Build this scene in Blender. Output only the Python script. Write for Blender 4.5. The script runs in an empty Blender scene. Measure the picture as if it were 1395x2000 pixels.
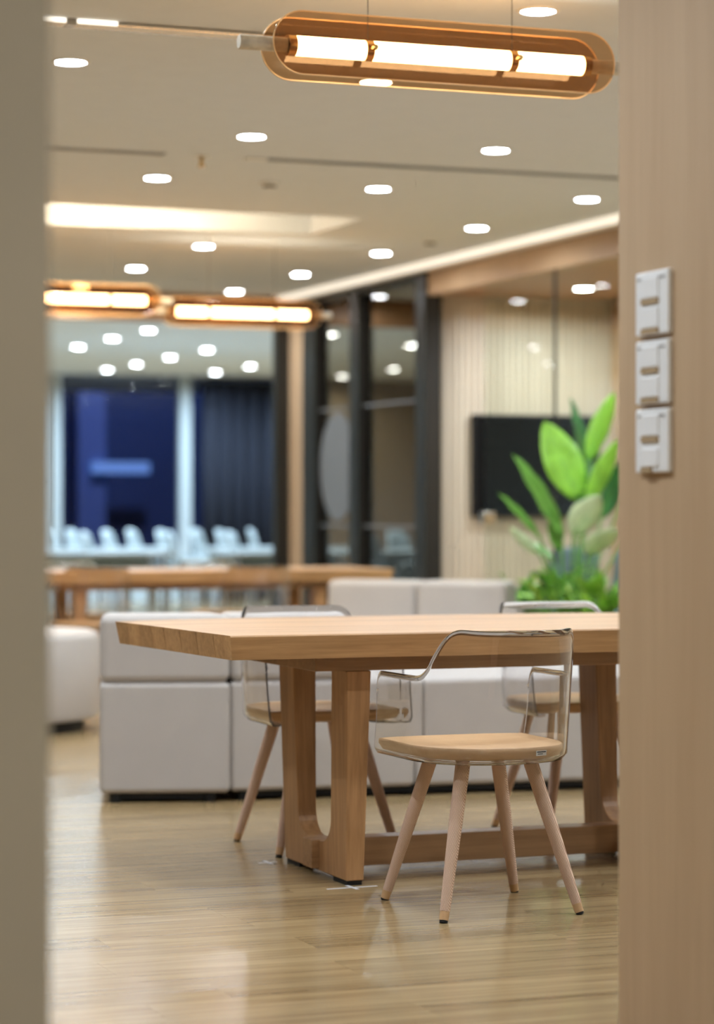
import bpy, bmesh, math, random
from mathutils import Vector, Matrix
random.seed(7)
PI = math.pi
S = bpy.context.scene
COL = S.collection

# ------------------------------------------------------------------ camera, world, exposure
TH = math.radians(21.0); FPX = 4900.0; CAMH = 1.1
cd = bpy.data.cameras.new('camera')
cd.sensor_fit = 'VERTICAL'; cd.sensor_height = 36.0; cd.lens = FPX / 2000.0 * 36.0
cd.clip_start = 0.05; cd.clip_end = 200
cd.dof.use_dof = True; cd.dof.focus_distance = 6.75; cd.dof.aperture_fstop = 2.1
cam = bpy.data.objects.new('camera', cd); COL.objects.link(cam)
cam.location = (0, 0, CAMH); cam.rotation_euler = (PI / 2, 0, -TH)
S.camera = cam
W = bpy.data.worlds.new('world'); S.world = W; W.use_nodes = True
W.node_tree.nodes['Background'].inputs[0].default_value = (0.012, 0.018, 0.045, 1)
W.node_tree.nodes['Background'].inputs[1].default_value = 1.0
S.view_settings.view_transform = 'Standard'; S.view_settings.look = 'None'
S.view_settings.gamma = 1.0; S.view_settings.use_curve_mapping = False
S.view_settings.exposure = 0.06
S.cycles.max_bounces = 9; S.cycles.transparent_max_bounces = 16
S.cycles.transmission_bounces = 9; S.cycles.diffuse_bounces = 3; S.cycles.glossy_bounces = 3
S.cycles.use_adaptive_sampling = True; S.cycles.adaptive_threshold = 0.08; S.cycles.adaptive_min_samples = 12
S.cycles.sample_clamp_indirect = 6.0

WARM = (0.87, 0.975, 1.08); COOL = (0.62, 0.86, 1.06)
P_HALL = 9.6; P_FAR = 34.0; P_MEET = 26.0
CEIL = 2.77

def P(x, y, Z):
    """place on the line of sight through photo pixel x,y at depth Z"""
    cr = Vector((math.cos(TH), -math.sin(TH), 0)); cf = Vector((math.sin(TH), math.cos(TH), 0))
    return Vector((0, 0, CAMH)) + Z * (cf + (x - 697.5) / FPX * cr + Vector((0, 0, (1000 - y) / FPX)))

# ------------------------------------------------------------------ materials
M = {}
def newmat(name):
    m = bpy.data.materials.new(name); m.use_nodes = True
    nt = m.node_tree; b = nt.nodes['Principled BSDF']; M[name] = m
    return m, nt, b
def plain(name, col, rough=0.5, metal=0.0, spec=0.5, noise=0.0, nscale=8.0, bump=0.0, bscale=200.0, coat=0.0):
    m, nt, b = newmat(name)
    b.inputs['Roughness'].default_value = rough; b.inputs['Metallic'].default_value = metal
    b.inputs['Specular IOR Level'].default_value = spec; b.inputs['Coat Weight'].default_value = coat
    tc = nt.nodes.new('ShaderNodeTexCoord')
    n = nt.nodes.new('ShaderNodeTexNoise'); n.inputs['Scale'].default_value = nscale; n.inputs['Detail'].default_value = 4
    nt.links.new(tc.outputs['Object'], n.inputs['Vector'])
    r = nt.nodes.new('ShaderNodeValToRGB')
    a = max(noise, 0.015)
    r.color_ramp.elements[0].position = 0.3; r.color_ramp.elements[1].position = 0.7
    r.color_ramp.elements[0].color = (*[c * (1 - a) for c in col], 1)
    r.color_ramp.elements[1].color = (*[min(1, c * (1 + a)) for c in col], 1)
    nt.links.new(n.outputs['Fac'], r.inputs['Fac']); nt.links.new(r.outputs['Color'], b.inputs['Base Color'])
    if bump:
        n2 = nt.nodes.new('ShaderNodeTexNoise'); n2.inputs['Scale'].default_value = bscale
        nt.links.new(tc.outputs['Object'], n2.inputs['Vector'])
        bp = nt.nodes.new('ShaderNodeBump'); bp.inputs['Strength'].default_value = bump; bp.inputs['Distance'].default_value = 0.002
        nt.links.new(n2.outputs['Fac'], bp.inputs['Height']); nt.links.new(bp.outputs['Normal'], b.inputs['Normal'])
    return m
def wood(name, dark, light, axis, rough=0.4, fine=60.0, stretch=0.05, tone=0.10, bump=0.12, coat=0.0, big=6.0, spec=0.5):
    """wood grain running along axis 0/1/2 of the object, each object a tone of its own"""
    m, nt, b = newmat(name)
    b.inputs['Roughness'].default_value = rough; b.inputs['Coat Weight'].default_value = coat
    b.inputs['Specular IOR Level'].default_value = spec
    tc = nt.nodes.new('ShaderNodeTexCoord'); oi = nt.nodes.new('ShaderNodeObjectInfo')
    off = nt.nodes.new('ShaderNodeVectorMath'); off.operation = 'ADD'
    mul = nt.nodes.new('ShaderNodeMath'); mul.operation = 'MULTIPLY'; mul.inputs[1].default_value = 37.0
    nt.links.new(oi.outputs['Random'], mul.inputs[0])
    nt.links.new(tc.outputs['Object'], off.inputs[0]); nt.links.new(mul.outputs[0], off.inputs[1])
    def grain(scale, st):
        mp = nt.nodes.new('ShaderNodeMapping'); sc = [scale] * 3; sc[axis] = scale * st
        mp.inputs['Scale'].default_value = sc
        nt.links.new(off.outputs[0], mp.inputs['Vector'])
        n = nt.nodes.new('ShaderNodeTexNoise'); n.inputs['Scale'].default_value = 1.0
        n.inputs['Detail'].default_value = 6; n.inputs['Roughness'].default_value = 0.6; n.inputs['Distortion'].default_value = 0.4
        nt.links.new(mp.outputs[0], n.inputs['Vector']); return n
    a = grain(fine, stretch); c = grain(big, stretch * 2)
    mx = nt.nodes.new('ShaderNodeMix'); mx.data_type = 'FLOAT'; mx.inputs[0].default_value = 0.5
    nt.links.new(a.outputs['Fac'], mx.inputs[2]); nt.links.new(c.outputs['Fac'], mx.inputs[3])
    r = nt.nodes.new('ShaderNodeValToRGB')
    r.color_ramp.elements[0].position = 0.33; r.color_ramp.elements[1].position = 0.67
    r.color_ramp.elements[0].color = (*dark, 1); r.color_ramp.elements[1].color = (*light, 1)
    nt.links.new(mx.outputs[0], r.inputs['Fac'])
    hv = nt.nodes.new('ShaderNodeHueSaturation')
    mr = nt.nodes.new('ShaderNodeMapRange'); mr.inputs[3].default_value = 1 - tone; mr.inputs[4].default_value = 1 + tone
    nt.links.new(oi.outputs['Random'], mr.inputs[0]); nt.links.new(mr.outputs[0], hv.inputs['Value'])
    nt.links.new(r.outputs['Color'], hv.inputs['Color']); nt.links.new(hv.outputs['Color'], b.inputs['Base Color'])
    bp = nt.nodes.new('ShaderNodeBump'); bp.inputs['Strength'].default_value = bump; bp.inputs['Distance'].default_value = 0.001
    nt.links.new(a.outputs['Fac'], bp.inputs['Height']); nt.links.new(bp.outputs['Normal'], b.inputs['Normal'])
    return m
def emit(name, col, st):
    m, nt, b = newmat(name)
    b.inputs['Base Color'].default_value = (0.8, 0.8, 0.8, 1)
    b.inputs['Emission Color'].default_value = (*col, 1); b.inputs['Emission Strength'].default_value = st
    return m
def pane(name, tint, ior=1.5, gloss=1.0, rough=0.0):
    """thin sheet: tinted see-through with Fresnel reflection"""
    m = bpy.data.materials.new(name); m.use_nodes = True; M[name] = m
    nt = m.node_tree; nt.nodes.clear()
    o = nt.nodes.new('ShaderNodeOutputMaterial'); mix = nt.nodes.new('ShaderNodeMixShader')
    t = nt.nodes.new('ShaderNodeBsdfTransparent'); t.inputs[0].default_value = (*tint, 1)
    g = nt.nodes.new('ShaderNodeBsdfGlossy'); g.inputs['Roughness'].default_value = rough
    g.inputs['Color'].default_value = (gloss, gloss, gloss, 1)
    fr = nt.nodes.new('ShaderNodeFresnel'); fr.inputs[0].default_value = ior
    ge = nt.nodes.new('ShaderNodeNewGeometry'); inv = nt.nodes.new('ShaderNodeMath'); inv.operation = 'SUBTRACT'; inv.inputs[0].default_value = 1.0
    nt.links.new(ge.outputs['Backfacing'], inv.inputs[1])
    ml = nt.nodes.new('ShaderNodeMath'); ml.operation = 'MULTIPLY'; nt.links.new(fr.outputs[0], ml.inputs[0]); nt.links.new(inv.outputs[0], ml.inputs[1])
    nt.links.new(ml.outputs[0], mix.inputs[0]); nt.links.new(t.outputs[0], mix.inputs[1]); nt.links.new(g.outputs[0], mix.inputs[2])
    nt.links.new(mix.outputs[0], o.inputs[0])
    return m

wood('floor_wood', (0.20, 0.125, 0.052), (0.43, 0.31, 0.16), 0, rough=0.22, fine=42, stretch=0.035, tone=0.08, bump=0.04, big=11, spec=0.6)
wood('table_wood', (0.26, 0.13, 0.047), (0.52, 0.305, 0.14), 0, rough=0.42, fine=70, stretch=0.05, tone=0.13, big=10, spec=0.5, bump=0.04)
wood('table_base_wood', (0.27, 0.13, 0.05), (0.54, 0.30, 0.135), 2, rough=0.4, fine=60, stretch=0.05, tone=0.07, big=9)
wood('table_rail_wood', (0.24, 0.12, 0.05), (0.43, 0.24, 0.11), 0, rough=0.4, fine=60, stretch=0.05, tone=0.05, big=9)
wood('beech', (0.54, 0.32, 0.155), (0.68, 0.44, 0.24), 0, rough=0.38, fine=50, stretch=0.06, tone=0.04, bump=0.05)
wood('veneer', (0.48, 0.325, 0.19), (0.59, 0.42, 0.26), 2, rough=0.5, fine=110, stretch=0.02, tone=0.02, bump=0.08, big=14)
wood('panel_wood', (0.52, 0.44, 0.33), (0.62, 0.54, 0.42), 2, rough=0.5, fine=60, stretch=0.03, tone=0.05)
wood('orange_wood', (0.34, 0.17, 0.065), (0.46, 0.25, 0.11), 0, rough=0.45, fine=40, stretch=0.05, tone=0.04)
wood('post_wood', (0.46, 0.30, 0.17), (0.56, 0.38, 0.23), 2, rough=0.5, fine=50, stretch=0.03, tone=0.03)
plain('ceiling_paint', (0.73, 0.75, 0.77), 0.9, noise=0.01)
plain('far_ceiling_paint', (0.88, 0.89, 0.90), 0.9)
plain('grey_paint', (0.42, 0.41, 0.355), 0.8, noise=0.05, nscale=2.0)
plain('brown_paint', (0.17, 0.115, 0.07), 0.7)
plain('far_brown', (0.25, 0.145, 0.06), 0.7)
plain('white_trim', (0.85, 0.82, 0.77), 0.6)
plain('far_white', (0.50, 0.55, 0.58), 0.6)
plain('leather', (0.42, 0.388, 0.363), 0.5, noise=0.02, bump=0.12, bscale=500)
plain('black_plastic', (0.012, 0.012, 0.013), 0.5, spec=0.25)
plain('black_frame', (0.022, 0.021, 0.018), 0.35, metal=0.3)
plain('screen', (0.004, 0.005, 0.006), 0.12, spec=0.12)
plain('chrome', (0.75, 0.74, 0.72), 0.12, metal=1.0)
plain('alu', (0.42, 0.42, 0.41), 0.35, metal=0.8)
plain('slot_dark', (0.09, 0.085, 0.08), 0.6)
plain('brass', (0.62, 0.42, 0.17), 0.25, metal=1.0, noise=0.08, nscale=30)
plain('amber_highlight', (0.85, 0.62, 0.36), 0.15)
plain('stone', (0.62, 0.56, 0.46), 0.45, noise=0.22, nscale=28)
plain('switch_white', (0.88, 0.88, 0.88), 0.35)
plain('switch_key', (0.90, 0.90, 0.90), 0.3)
plain('switch_slot', (0.42, 0.30, 0.17), 0.5)
plain('wire', (0.08, 0.075, 0.07), 0.4, metal=0.6)
plain('sticker', (0.85, 0.83, 0.78), 0.5)
plain('ink', (0.05, 0.05, 0.05), 0.6)
plain('tape', (0.72, 0.72, 0.74), 0.35)
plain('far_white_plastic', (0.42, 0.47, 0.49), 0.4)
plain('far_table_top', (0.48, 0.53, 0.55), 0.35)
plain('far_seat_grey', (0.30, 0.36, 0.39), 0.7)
plain('night_wall', (0.055, 0.075, 0.15), 0.8, noise=0.08, nscale=1.0)
plain('night_column', (0.20, 0.24, 0.42), 0.7, noise=0.06)
plain('curtain_navy', (0.008, 0.010, 0.022), 0.85)
plain('meeting_chair_fabric', (0.10, 0.145, 0.17), 0.8, bump=0.2)
plain('frosted', (0.16, 0.165, 0.17), 0.6)
plain('planter_white', (0.70, 0.69, 0.66), 0.5)
plain('soil', (0.03, 0.02, 0.012), 0.95, noise=0.3, nscale=60)
def leafmat(name, col, tr):
    m = plain(name, col, 0.35, noise=0.15, nscale=12)
    b = m.node_tree.nodes['Principled BSDF']
    b.inputs['Subsurface Weight'].default_value = 0.0
    b.inputs['Transmission Weight'].default_value = 0.0
    return m
leafmat('leaf_bright', (0.24, 0.52, 0.05), 0.3)
leafmat('leaf_mid', (0.13, 0.33, 0.05), 0.3)
leafmat('leaf_dark', (0.035, 0.14, 0.04), 0.3)
leafmat('leaf_pale', (0.55, 0.68, 0.42), 0.3)
leafmat('leaf_yellow', (0.46, 0.58, 0.04), 0.3)
emit('downlight_lens', (0.93, 0.97, 1.0), 65.0)
emit('far_downlight_lens', (0.85, 0.95, 1.0), 75.0)
emit('tube_glow', (1.0, 0.86, 0.64), 19.0)
emit('cove_led', (1.0, 0.82, 0.56), 170.0)
emit('rim_glow', (1.0, 0.88, 0.72), 0.85)
emit('track_led', (1.0, 0.93, 0.8), 1.6)
emit('sign_blue', (0.04, 0.22, 0.62), 0.6)
pane('clear_glass', (0.93, 0.96, 0.92), 1.30)
pane('smoked_glass', (0.68, 0.65, 0.60), 1.6)
pane('night_glass', (0.75, 0.8, 0.9), 1.5)
pane('bronze_acrylic', (0.83, 0.67, 0.50), 1.6)
# clear moulded plastic of the chair shells, and its polished thick rim
m, nt, b = newmat('clear_plastic')
b.inputs['Base Color'].default_value = (0.99, 0.985, 0.995, 1); b.inputs['Roughness'].default_value = 0.0
b.inputs['IOR'].default_value = 1.5; b.inputs['Transmission Weight'].default_value = 1.0
pane('clear_rim', (0.93, 0.92, 0.96), 1.7)
nt = M['clear_rim'].node_tree
o_ = next(n for n in nt.nodes if n.type == 'OUTPUT_MATERIAL'); src = o_.inputs[0].links[0].from_socket
tl = nt.nodes.new('ShaderNodeBsdfTranslucent'); tl.inputs[0].default_value = (0.85, 0.84, 0.90, 1)  # milky white mixed in stands for the rim's bright highlights
mxr = nt.nodes.new('ShaderNodeMixShader'); mxr.inputs[0].default_value = 0.30
nt.links.new(src, mxr.inputs[1]); nt.links.new(tl.outputs[0], mxr.inputs[2]); nt.links.new(mxr.outputs[0], o_.inputs[0])
# knitted sleeve of chair legs
m, nt, b = newmat('knit')
b.inputs['Roughness'].default_value = 0.75
tc = nt.nodes.new('ShaderNodeTexCoord')
w1 = nt.nodes.new('ShaderNodeTexWave'); w1.wave_type = 'BANDS'; w1.bands_direction = 'DIAGONAL'
w1.inputs['Scale'].default_value = 150; w1.inputs['Distortion'].default_value = 1.2
mpk = nt.nodes.new('ShaderNodeMapping'); mpk.inputs['Scale'].default_value = (1, -1, 0.55)
nt.links.new(tc.outputs['Object'], mpk.inputs['Vector']); nt.links.new(mpk.outputs[0], w1.inputs['Vector'])
rk = nt.nodes.new('ShaderNodeValToRGB')
rk.color_ramp.elements[0].color = (0.50, 0.31, 0.21, 1); rk.color_ramp.elements[1].color = (0.82, 0.60, 0.46, 1)
nt.links.new(w1.outputs['Fac'], rk.inputs['Fac']); nt.links.new(rk.outputs['Color'], b.inputs['Base Color'])
bpk = nt.nodes.new('ShaderNodeBump'); bpk.inputs['Strength'].default_value = 0.5; bpk.inputs['Distance'].default_value = 0.002
nt.links.new(w1.outputs['Fac'], bpk.inputs['Height']); nt.links.new(bpk.outputs['Normal'], b.inputs['Normal'])

# ------------------------------------------------------------------ mesh helpers
class MB:
    def __init__(s): s.v = []; s.f = []
    def add(s, vs, fs):
        o = len(s.v); s.v += [tuple(p) for p in vs]; s.f += [tuple(i + o for i in q) for q in fs]; return s
    def box(s, x0, x1, y0, y1, z0, z1):
        return s.add([(x0,y0,z0),(x1,y0,z0),(x1,y1,z0),(x0,y1,z0),(x0,y0,z1),(x1,y0,z1),(x1,y1,z1),(x0,y1,z1)],
                     [(0,3,2,1),(4,5,6,7),(0,1,5,4),(1,2,6,5),(2,3,7,6),(3,0,4,7)])
    def prism(s, pts, axis, a, b):
        """polygon pts extruded along axis between a and b"""
        n = len(pts)
        def mk(p, c):
            if axis == 0: return (c, p[0], p[1])
            if axis == 1: return (p[0], c, p[1])
            return (p[0], p[1], c)
        vs = [mk(p, a) for p in pts] + [mk(p, b) for p in pts]
        fs = [tuple(range(n))[::-1], tuple(range(n, 2 * n))] + [(i, (i + 1) % n, n + (i + 1) % n, n + i) for i in range(n)]
        return s.add(vs, fs)
    def tube(s, pts, rads, n=12, cap=True):
        pts = [Vector(p) for p in pts]
        if not hasattr(rads, '__len__'): rads = [rads] * len(pts)
        vs = []; fs = []
        for i, p in enumerate(pts):
            d = (pts[min(i + 1, len(pts) - 1)] - pts[max(i - 1, 0)]).normalized()
            up = Vector((0, 0, 1)) if abs(d.z) < 0.9 else Vector((1, 0, 0))
            a = d.cross(up).normalized(); bb = d.cross(a).normalized()
            for k in range(n):
                t = 2 * PI * k / n
                vs.append(p + (a * math.cos(t) + bb * math.sin(t)) * rads[i])
        for i in range(len(pts) - 1):
            for k in range(n):
                fs.append((i*n+k, i*n+(k+1) % n, (i+1)*n+(k+1) % n, (i+1)*n+k))
        if cap:
            fs.append(tuple(range(n))[::-1]); fs.append(tuple(range((len(pts)-1)*n, len(pts)*n)))
        return s.add(vs, fs)
    def lathe(s, prof, n=24, c=(0, 0, 0)):
        vs = []; fs = []
        for (r, z) in prof:
            for k in range(n):
                t = 2 * PI * k / n; vs.append((c[0] + r * math.cos(t), c[1] + r * math.sin(t), c[2] + z))
        for i in range(len(prof) - 1):
            for k in range(n): fs.append((i*n+k, i*n+(k+1) % n, (i+1)*n+(k+1) % n, (i+1)*n+k))
        return s.add(vs, fs)
    def disc(s, r, z, n=24, c=(0, 0)):
        return s.add([(c[0] + r*math.cos(2*PI*k/n), c[1] + r*math.sin(2*PI*k/n), z) for k in range(n)], [tuple(range(n))])
    def grid(s, rows, closed=False):
        nr = len(rows); nc = len(rows[0]); vs = [p for r in rows for p in r]; fs = []
        for i in range(nr - 1):
            for k in range(nc if closed else nc - 1):
                fs.append((i*nc+k, i*nc+(k+1) % nc, (i+1)*nc+(k+1) % nc, (i+1)*nc+k))
        return s.add(vs, fs)
    def mesh(s, name, mat, smooth=None):
        me = bpy.data.meshes.new(name); me.from_pydata(s.v, [], s.f)
        bm = bmesh.new(); bm.from_mesh(me); bmesh.ops.recalc_face_normals(bm, faces=bm.faces); bm.to_mesh(me); bm.free()
        me.materials.append(M[mat])
        if smooth is not None:
            for p in me.polygons: p.use_smooth = True
            me.set_sharp_from_angle(angle=math.radians(smooth))
        return me
    def build(s, name, mat, parent=None, smooth=None, bevel=None, seg=2, loc=None):
        return link(name, s.mesh(name, mat, smooth), parent, bevel, seg, loc)
def link(name, me, parent=None, bevel=None, seg=2, loc=None):
    o = bpy.data.objects.new(name, me); COL.objects.link(o)
    if parent: o.parent = parent
    if loc is not None: o.location = loc
    if bevel:
        bv = o.modifiers.new('bevel', 'BEVEL'); bv.width = bevel; bv.segments = seg; bv.limit_method = 'ANGLE'
        bv.angle_limit = math.radians(40)
        if seg > 2:
            for p in me.polygons: p.use_smooth = True
            bv.harden_normals = True
    return o
def tag(o, label, cat, group=None, kind=None):
    o['label'] = label; o['category'] = cat
    if group: o['group'] = group
    if kind: o['kind'] = kind
    return o
def thing(name, label, cat, loc=(0, 0, 0), rz=0.0, group=None):
    o = bpy.data.objects.new(name, None); COL.objects.link(o); o.empty_display_size = 0.1
    o.location = loc; o.rotation_euler = (0, 0, rz)
    return tag(o, label, cat, group)
def struct(name, mb, mat, label=None, **k):
    o = mb.build(name, mat, **k); o['kind'] = 'structure'; o['label'] = label or name.replace('_', ' ')
    return o
def dup(root, label, loc, rz=0.0, group=None, skip=()):
    r = root.copy(); COL.objects.link(r); r.location = loc; r.rotation_euler = (0, 0, rz); r['label'] = label
    if group: r['group'] = group
    for ch in list(root.children):
        if ch.name.split('.')[0] in skip: continue
        c = ch.copy(); COL.objects.link(c); c.parent = r
        for g in list(ch.children):
            d = g.copy(); COL.objects.link(d); d.parent = c
    return r
def lamp(name, parent, loc, power, col, size, spread=150, rot=(0, 0, 0), sy=None):
    l = bpy.data.lights.new(name, 'AREA'); l.energy = power; l.color = col
    l.shape = 'RECTANGLE' if sy else 'DISK'; l.size = size
    if sy: l.size_y = sy
    l.spread = math.radians(spread)
    o = bpy.data.objects.new(name, l); COL.objects.link(o); o.location = loc; o.rotation_euler = rot
    if parent: o.parent = parent
    return o

# ------------------------------------------------------------------ the room shell
FU0, FU1, FV0, FV1 = 1.0, 5.8, 4.5, 12.96          # zone of single floor planks
mb = MB()
mb.box(-2, FU0, -2.5, 34, -0.1, 0).box(FU1, 16, -2.5, 34, -0.1, 0)
mb.box(FU0, FU1, -2.5, FV0, -0.1, 0).box(FU0, FU1, FV1, 34, -0.1, 0)
mb.box(FU0, FU1, FV0, FV1, -0.1, -0.012)
floor = struct('floor', mb, 'floor_wood', 'glossy honey oak plank floor')
pw, pl, gap = 0.18, 1.22, 0.0006
pm = MB().box(0, pl - gap, 0, pw - gap, -0.012, 0).mesh('plank', 'floor_wood')
r = 0; v = FV0
while v < FV1 - 0.01:
    u = FU0 - random.random() * pl
    while u < FU1 - 0.01:
        a = max(u, FU0); e = min(u + pl, FU1)
        if e - a > 0.05:
            o = link('plank', pm, floor, loc=(a, v, 0)); o.scale = ((e - a) / pl, 1, 1)
        u += pl
    v += pw

# ceiling with a sunken light trough
TU0, TU1, TV0, TV1 = 1.6, 5.15, 13.30, 14.2
mb = MB()
mb.box(-2, 6.6, -2.5, TV0, CEIL, CEIL + 0.1).box(-2, 6.6, TV1, 18.45, CEIL, CEIL + 0.1)
mb.box(-2, TU0, TV0, TV1, CEIL, CEIL + 0.1).box(TU1, 6.6, TV0, TV1, CEIL, CEIL + 0.1)
mb.box(TU0 - 0.1, TU1 + 0.1, TV0 - 0.1, TV1 + 0.1, CEIL + 0.22, CEIL + 0.26)
mb.box(TU0 - 0.1, TU1 + 0.1, TV0 - 0.1, TV0, CEIL + 0.1, CEIL + 0.22).box(TU0 - 0.1, TU1 + 0.1, TV1, TV1 + 0.1, CEIL + 0.1, CEIL + 0.22)
mb.box(TU0 - 0.1, TU0, TV0, TV1, CEIL + 0.1, CEIL + 0.22).box(TU1, TU1 + 0.1, TV0, TV1, CEIL + 0.1, CEIL + 0.22)
ceiling = struct('ceiling', mb, 'ceiling_paint', 'warm white ceiling with a glowing light trough')
t = tag(MB().box(TU0 + 0.05, TU1 - 0.75, TV0 + 0.02, TV0 + 0.06, CEIL + 0.06, CEIL + 0.09).build('trough_light_strip', 'cove_led'),
        'warm glowing strip hidden in the ceiling trough', 'light strip')
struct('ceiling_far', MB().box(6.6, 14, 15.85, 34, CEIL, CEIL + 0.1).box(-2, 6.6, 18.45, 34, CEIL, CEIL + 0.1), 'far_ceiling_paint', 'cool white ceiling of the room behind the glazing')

struct('wall_left', MB().box(-2.0, 0.757, 3.03, 3.2, 0, CEIL), 'grey_paint', 'blurred grey wall edge in the left foreground')
struct('wall_right', MB().box(2.37, 2.62, -2.0, 4.66, 0, CEIL), 'veneer', 'pale wood veneer wall with three light switches')
struct('wall_front', MB().box(2.62, 6.6, 2.9, 3.05, 0, CEIL), 'grey_paint', 'plain wall behind the wooden wall end')
struct('wall_side', MB().box(-2.1, -2.0, -2.5, 18.45, 0, CEIL), 'brown_paint', 'brown wall on the far left side of the hall')
struct('wall_rear', MB().box(-2.0, 2.62, -2.6, -2.5, 0, CEIL), 'grey_paint', 'wall behind the viewer')
RW = 6.5
struct('wall_hall', MB().box(RW, RW + 0.1, 3.05, 12.2, 0, CEIL), 'panel_wood', 'wood panelled right wall of the hall')
# bright rim along the top of the glass partitions
struct('trim_1', MB().box(RW - 0.09, RW + 0.1, 11.0, 18.4, CEIL - 0.05, CEIL), 'white_trim', 'bright white ceiling rim above the glass partitions')

tag(MB().box(RW - 0.096, RW - 0.09, 11.0, 18.4, CEIL - 0.05, CEIL).build('rim_glow_face', 'rim_glow'), 'long glowing face added to brighten the ceiling rim above the glass partitions', 'light strip')  # glowing face stands in for cove light falling on the white rim
# meeting room behind the glass
MV0, MV1, MU1, MZ = 12.2, 15.75, 7.95, 2.58
mw = struct('wall_meeting_back', MB().box(RW + 0.02, MU1, MV1, MV1 + 0.1, 0, CEIL), 'panel_wood', 'wood slatted back wall of the meeting room')
bmesh_bat = MB().box(0, 0.036, -0.012, 0, 0.0, MZ).mesh('batten', 'panel_wood')
x = RW + 0.03
while x < MU1 - 0.05:
    link('batten', bmesh_bat, mw, loc=(x, MV1, 0)); x += 0.0475
struct('wall_meeting_side', MB().box(MU1, MU1 + 0.1, MV0 - 1.6, MV1 + 0.1, 0, CEIL).box(MU1 + 0.1, 14.0, MV1, MV1 + 0.1, 0, CEIL), 'post_wood', 'wood clad side wall of the meeting room')
struct('wall_meeting_front', MB().box(RW + 0.1, MU1, MV0 - 1.7, MV0 - 1.6, 0, CEIL), 'panel_wood', 'near end wall of the meeting room')
struct('ceiling_meeting', MB().box(RW + 0.1, MU1, MV0 - 1.6, MV1, MZ, MZ + 0.08), 'orange_wood', 'wood lined ceiling of the meeting room')
struct('trim_2', MB().box(RW, RW + 0.1, MV0, MV1, MZ - 0.02, CEIL - 0.05), 'post_wood', 'wood header beam above the meeting room glass')

# glazed partition of the meeting room: two frameless panes
g1 = struct('window_1', MB().box(RW + 0.02, RW + 0.032, 13.68, 14.71, 0.03, MZ - 0.02), 'clear_glass', 'frameless glass pane of the meeting room nearest its doorway')
g2 = struct('window_2', MB().box(RW + 0.02, RW + 0.032, MV0, 13.66, 0.03, MZ - 0.02), 'clear_glass', 'frameless glass pane of the meeting room behind the plants')
MB().box(RW + 0.018, RW + 0.034, 13.662, 13.678, 0.03, MZ - 0.02).build('joint_strip', 'black_frame', g1)
MB().box(RW + 0.0, RW + 0.05, 13.68, 14.71, 0.0, 0.03).build('floor_channel', 'alu', g1)
MB().box(RW + 0.0, RW + 0.05, MV0, 13.66, 0.0, 0.03).build('floor_channel', 'alu', g2)
h = MB().box(RW - 0.02, RW + 0.07, 14.64, 14.70, 1.02, 1.10).build('patch_lock', 'chrome', g1, bevel=0.004)

# dark framed smoked-glass partition
pt = struct('window_3', MB().box(RW - 0.02, RW + 0.1, 15.60, 15.78, 0, CEIL - 0.05), 'black_frame', 'dark framed smoked glass partition with a frosted circle')
for a, bb in ((16.86, 17.04), (17.78, 18.05)):
    MB().box(RW - 0.02, RW + 0.1, a, bb, 0, CEIL - 0.05).build('post', 'black_frame', pt)
for a, bb in ((15.78, 16.86), (17.04, 17.78)):
    MB().box(RW - 0.01, RW + 0.09, a, bb, CEIL - 0.10, CEIL - 0.05).build('top_rail', 'black_frame', pt)
    MB().box(RW - 0.01, RW + 0.09, a, bb, 0, 0.08).build('bottom_rail', 'black_frame', pt)
    MB().box(RW + 0.03, RW + 0.042, a, bb, 0.08, CEIL - 0.10).build('pane', 'smoked_glass', pt)
    for z in (1.0, 1.865):
        MB().box(RW + 0.022, RW + 0.03, a, bb, z - 0.008, z + 0.008).build('frosted_line', 'frosted', pt)
cc = MB(); cc.add([(RW + 0.024, 17.40 + 0.375 * math.cos(2*PI*k/48), 1.435 + 0.40 * math.sin(2*PI*k/48)) for k in range(48)] +
                  [(RW + 0.029, 17.40 + 0.375 * math.cos(2*PI*k/48), 1.435 + 0.40 * math.sin(2*PI*k/48)) for k in range(48)],
                  [tuple(range(48)), tuple(range(48, 96))] + [(k, (k+1) % 48, 48 + (k+1) % 48, 48 + k) for k in range(48)])
cc.build('frosted_circle', 'frosted', pt)
# end of the hall: header, wooden post, glazing into the far room
EV = 18.4
struct('trim_3', MB().box(-2, 10.5, EV, EV + 0.12, 2.56, CEIL), 'orange_wood', 'wood header beam across the end of the hall')
struct('trim_4', MB().box(6.50, 6.66, 18.06, EV + 0.1, 0, CEIL - 0.05), 'post_wood', 'pale wood post at the end of the smoked partition')
struct('trim_5', MB().box(6.39, 6.50, EV, EV + 0.08, 0, 2.56), 'black_frame', 'dark panel beside the pale wood post')
struct('wall_end', MB().box(-2, 1.0, EV, EV + 0.12, 0, 2.56), 'brown_paint', 'brown wall beside the end glazing')

# far room: window wall onto the night
WV = 29.6
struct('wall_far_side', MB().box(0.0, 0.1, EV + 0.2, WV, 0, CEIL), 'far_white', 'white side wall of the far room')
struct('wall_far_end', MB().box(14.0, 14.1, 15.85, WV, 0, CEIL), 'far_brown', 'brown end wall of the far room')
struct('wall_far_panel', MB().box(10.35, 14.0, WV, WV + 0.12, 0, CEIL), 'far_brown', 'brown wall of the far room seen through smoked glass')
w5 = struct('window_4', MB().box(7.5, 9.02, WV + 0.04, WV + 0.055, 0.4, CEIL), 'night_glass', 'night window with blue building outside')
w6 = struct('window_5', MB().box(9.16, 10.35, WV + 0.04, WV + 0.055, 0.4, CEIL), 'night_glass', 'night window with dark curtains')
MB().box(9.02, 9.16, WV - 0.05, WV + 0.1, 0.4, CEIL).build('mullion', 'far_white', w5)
MB().box(7.40, 7.52, WV - 0.05, WV + 0.1, 0.4, CEIL).build('mullion', 'far_white', w5)
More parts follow.
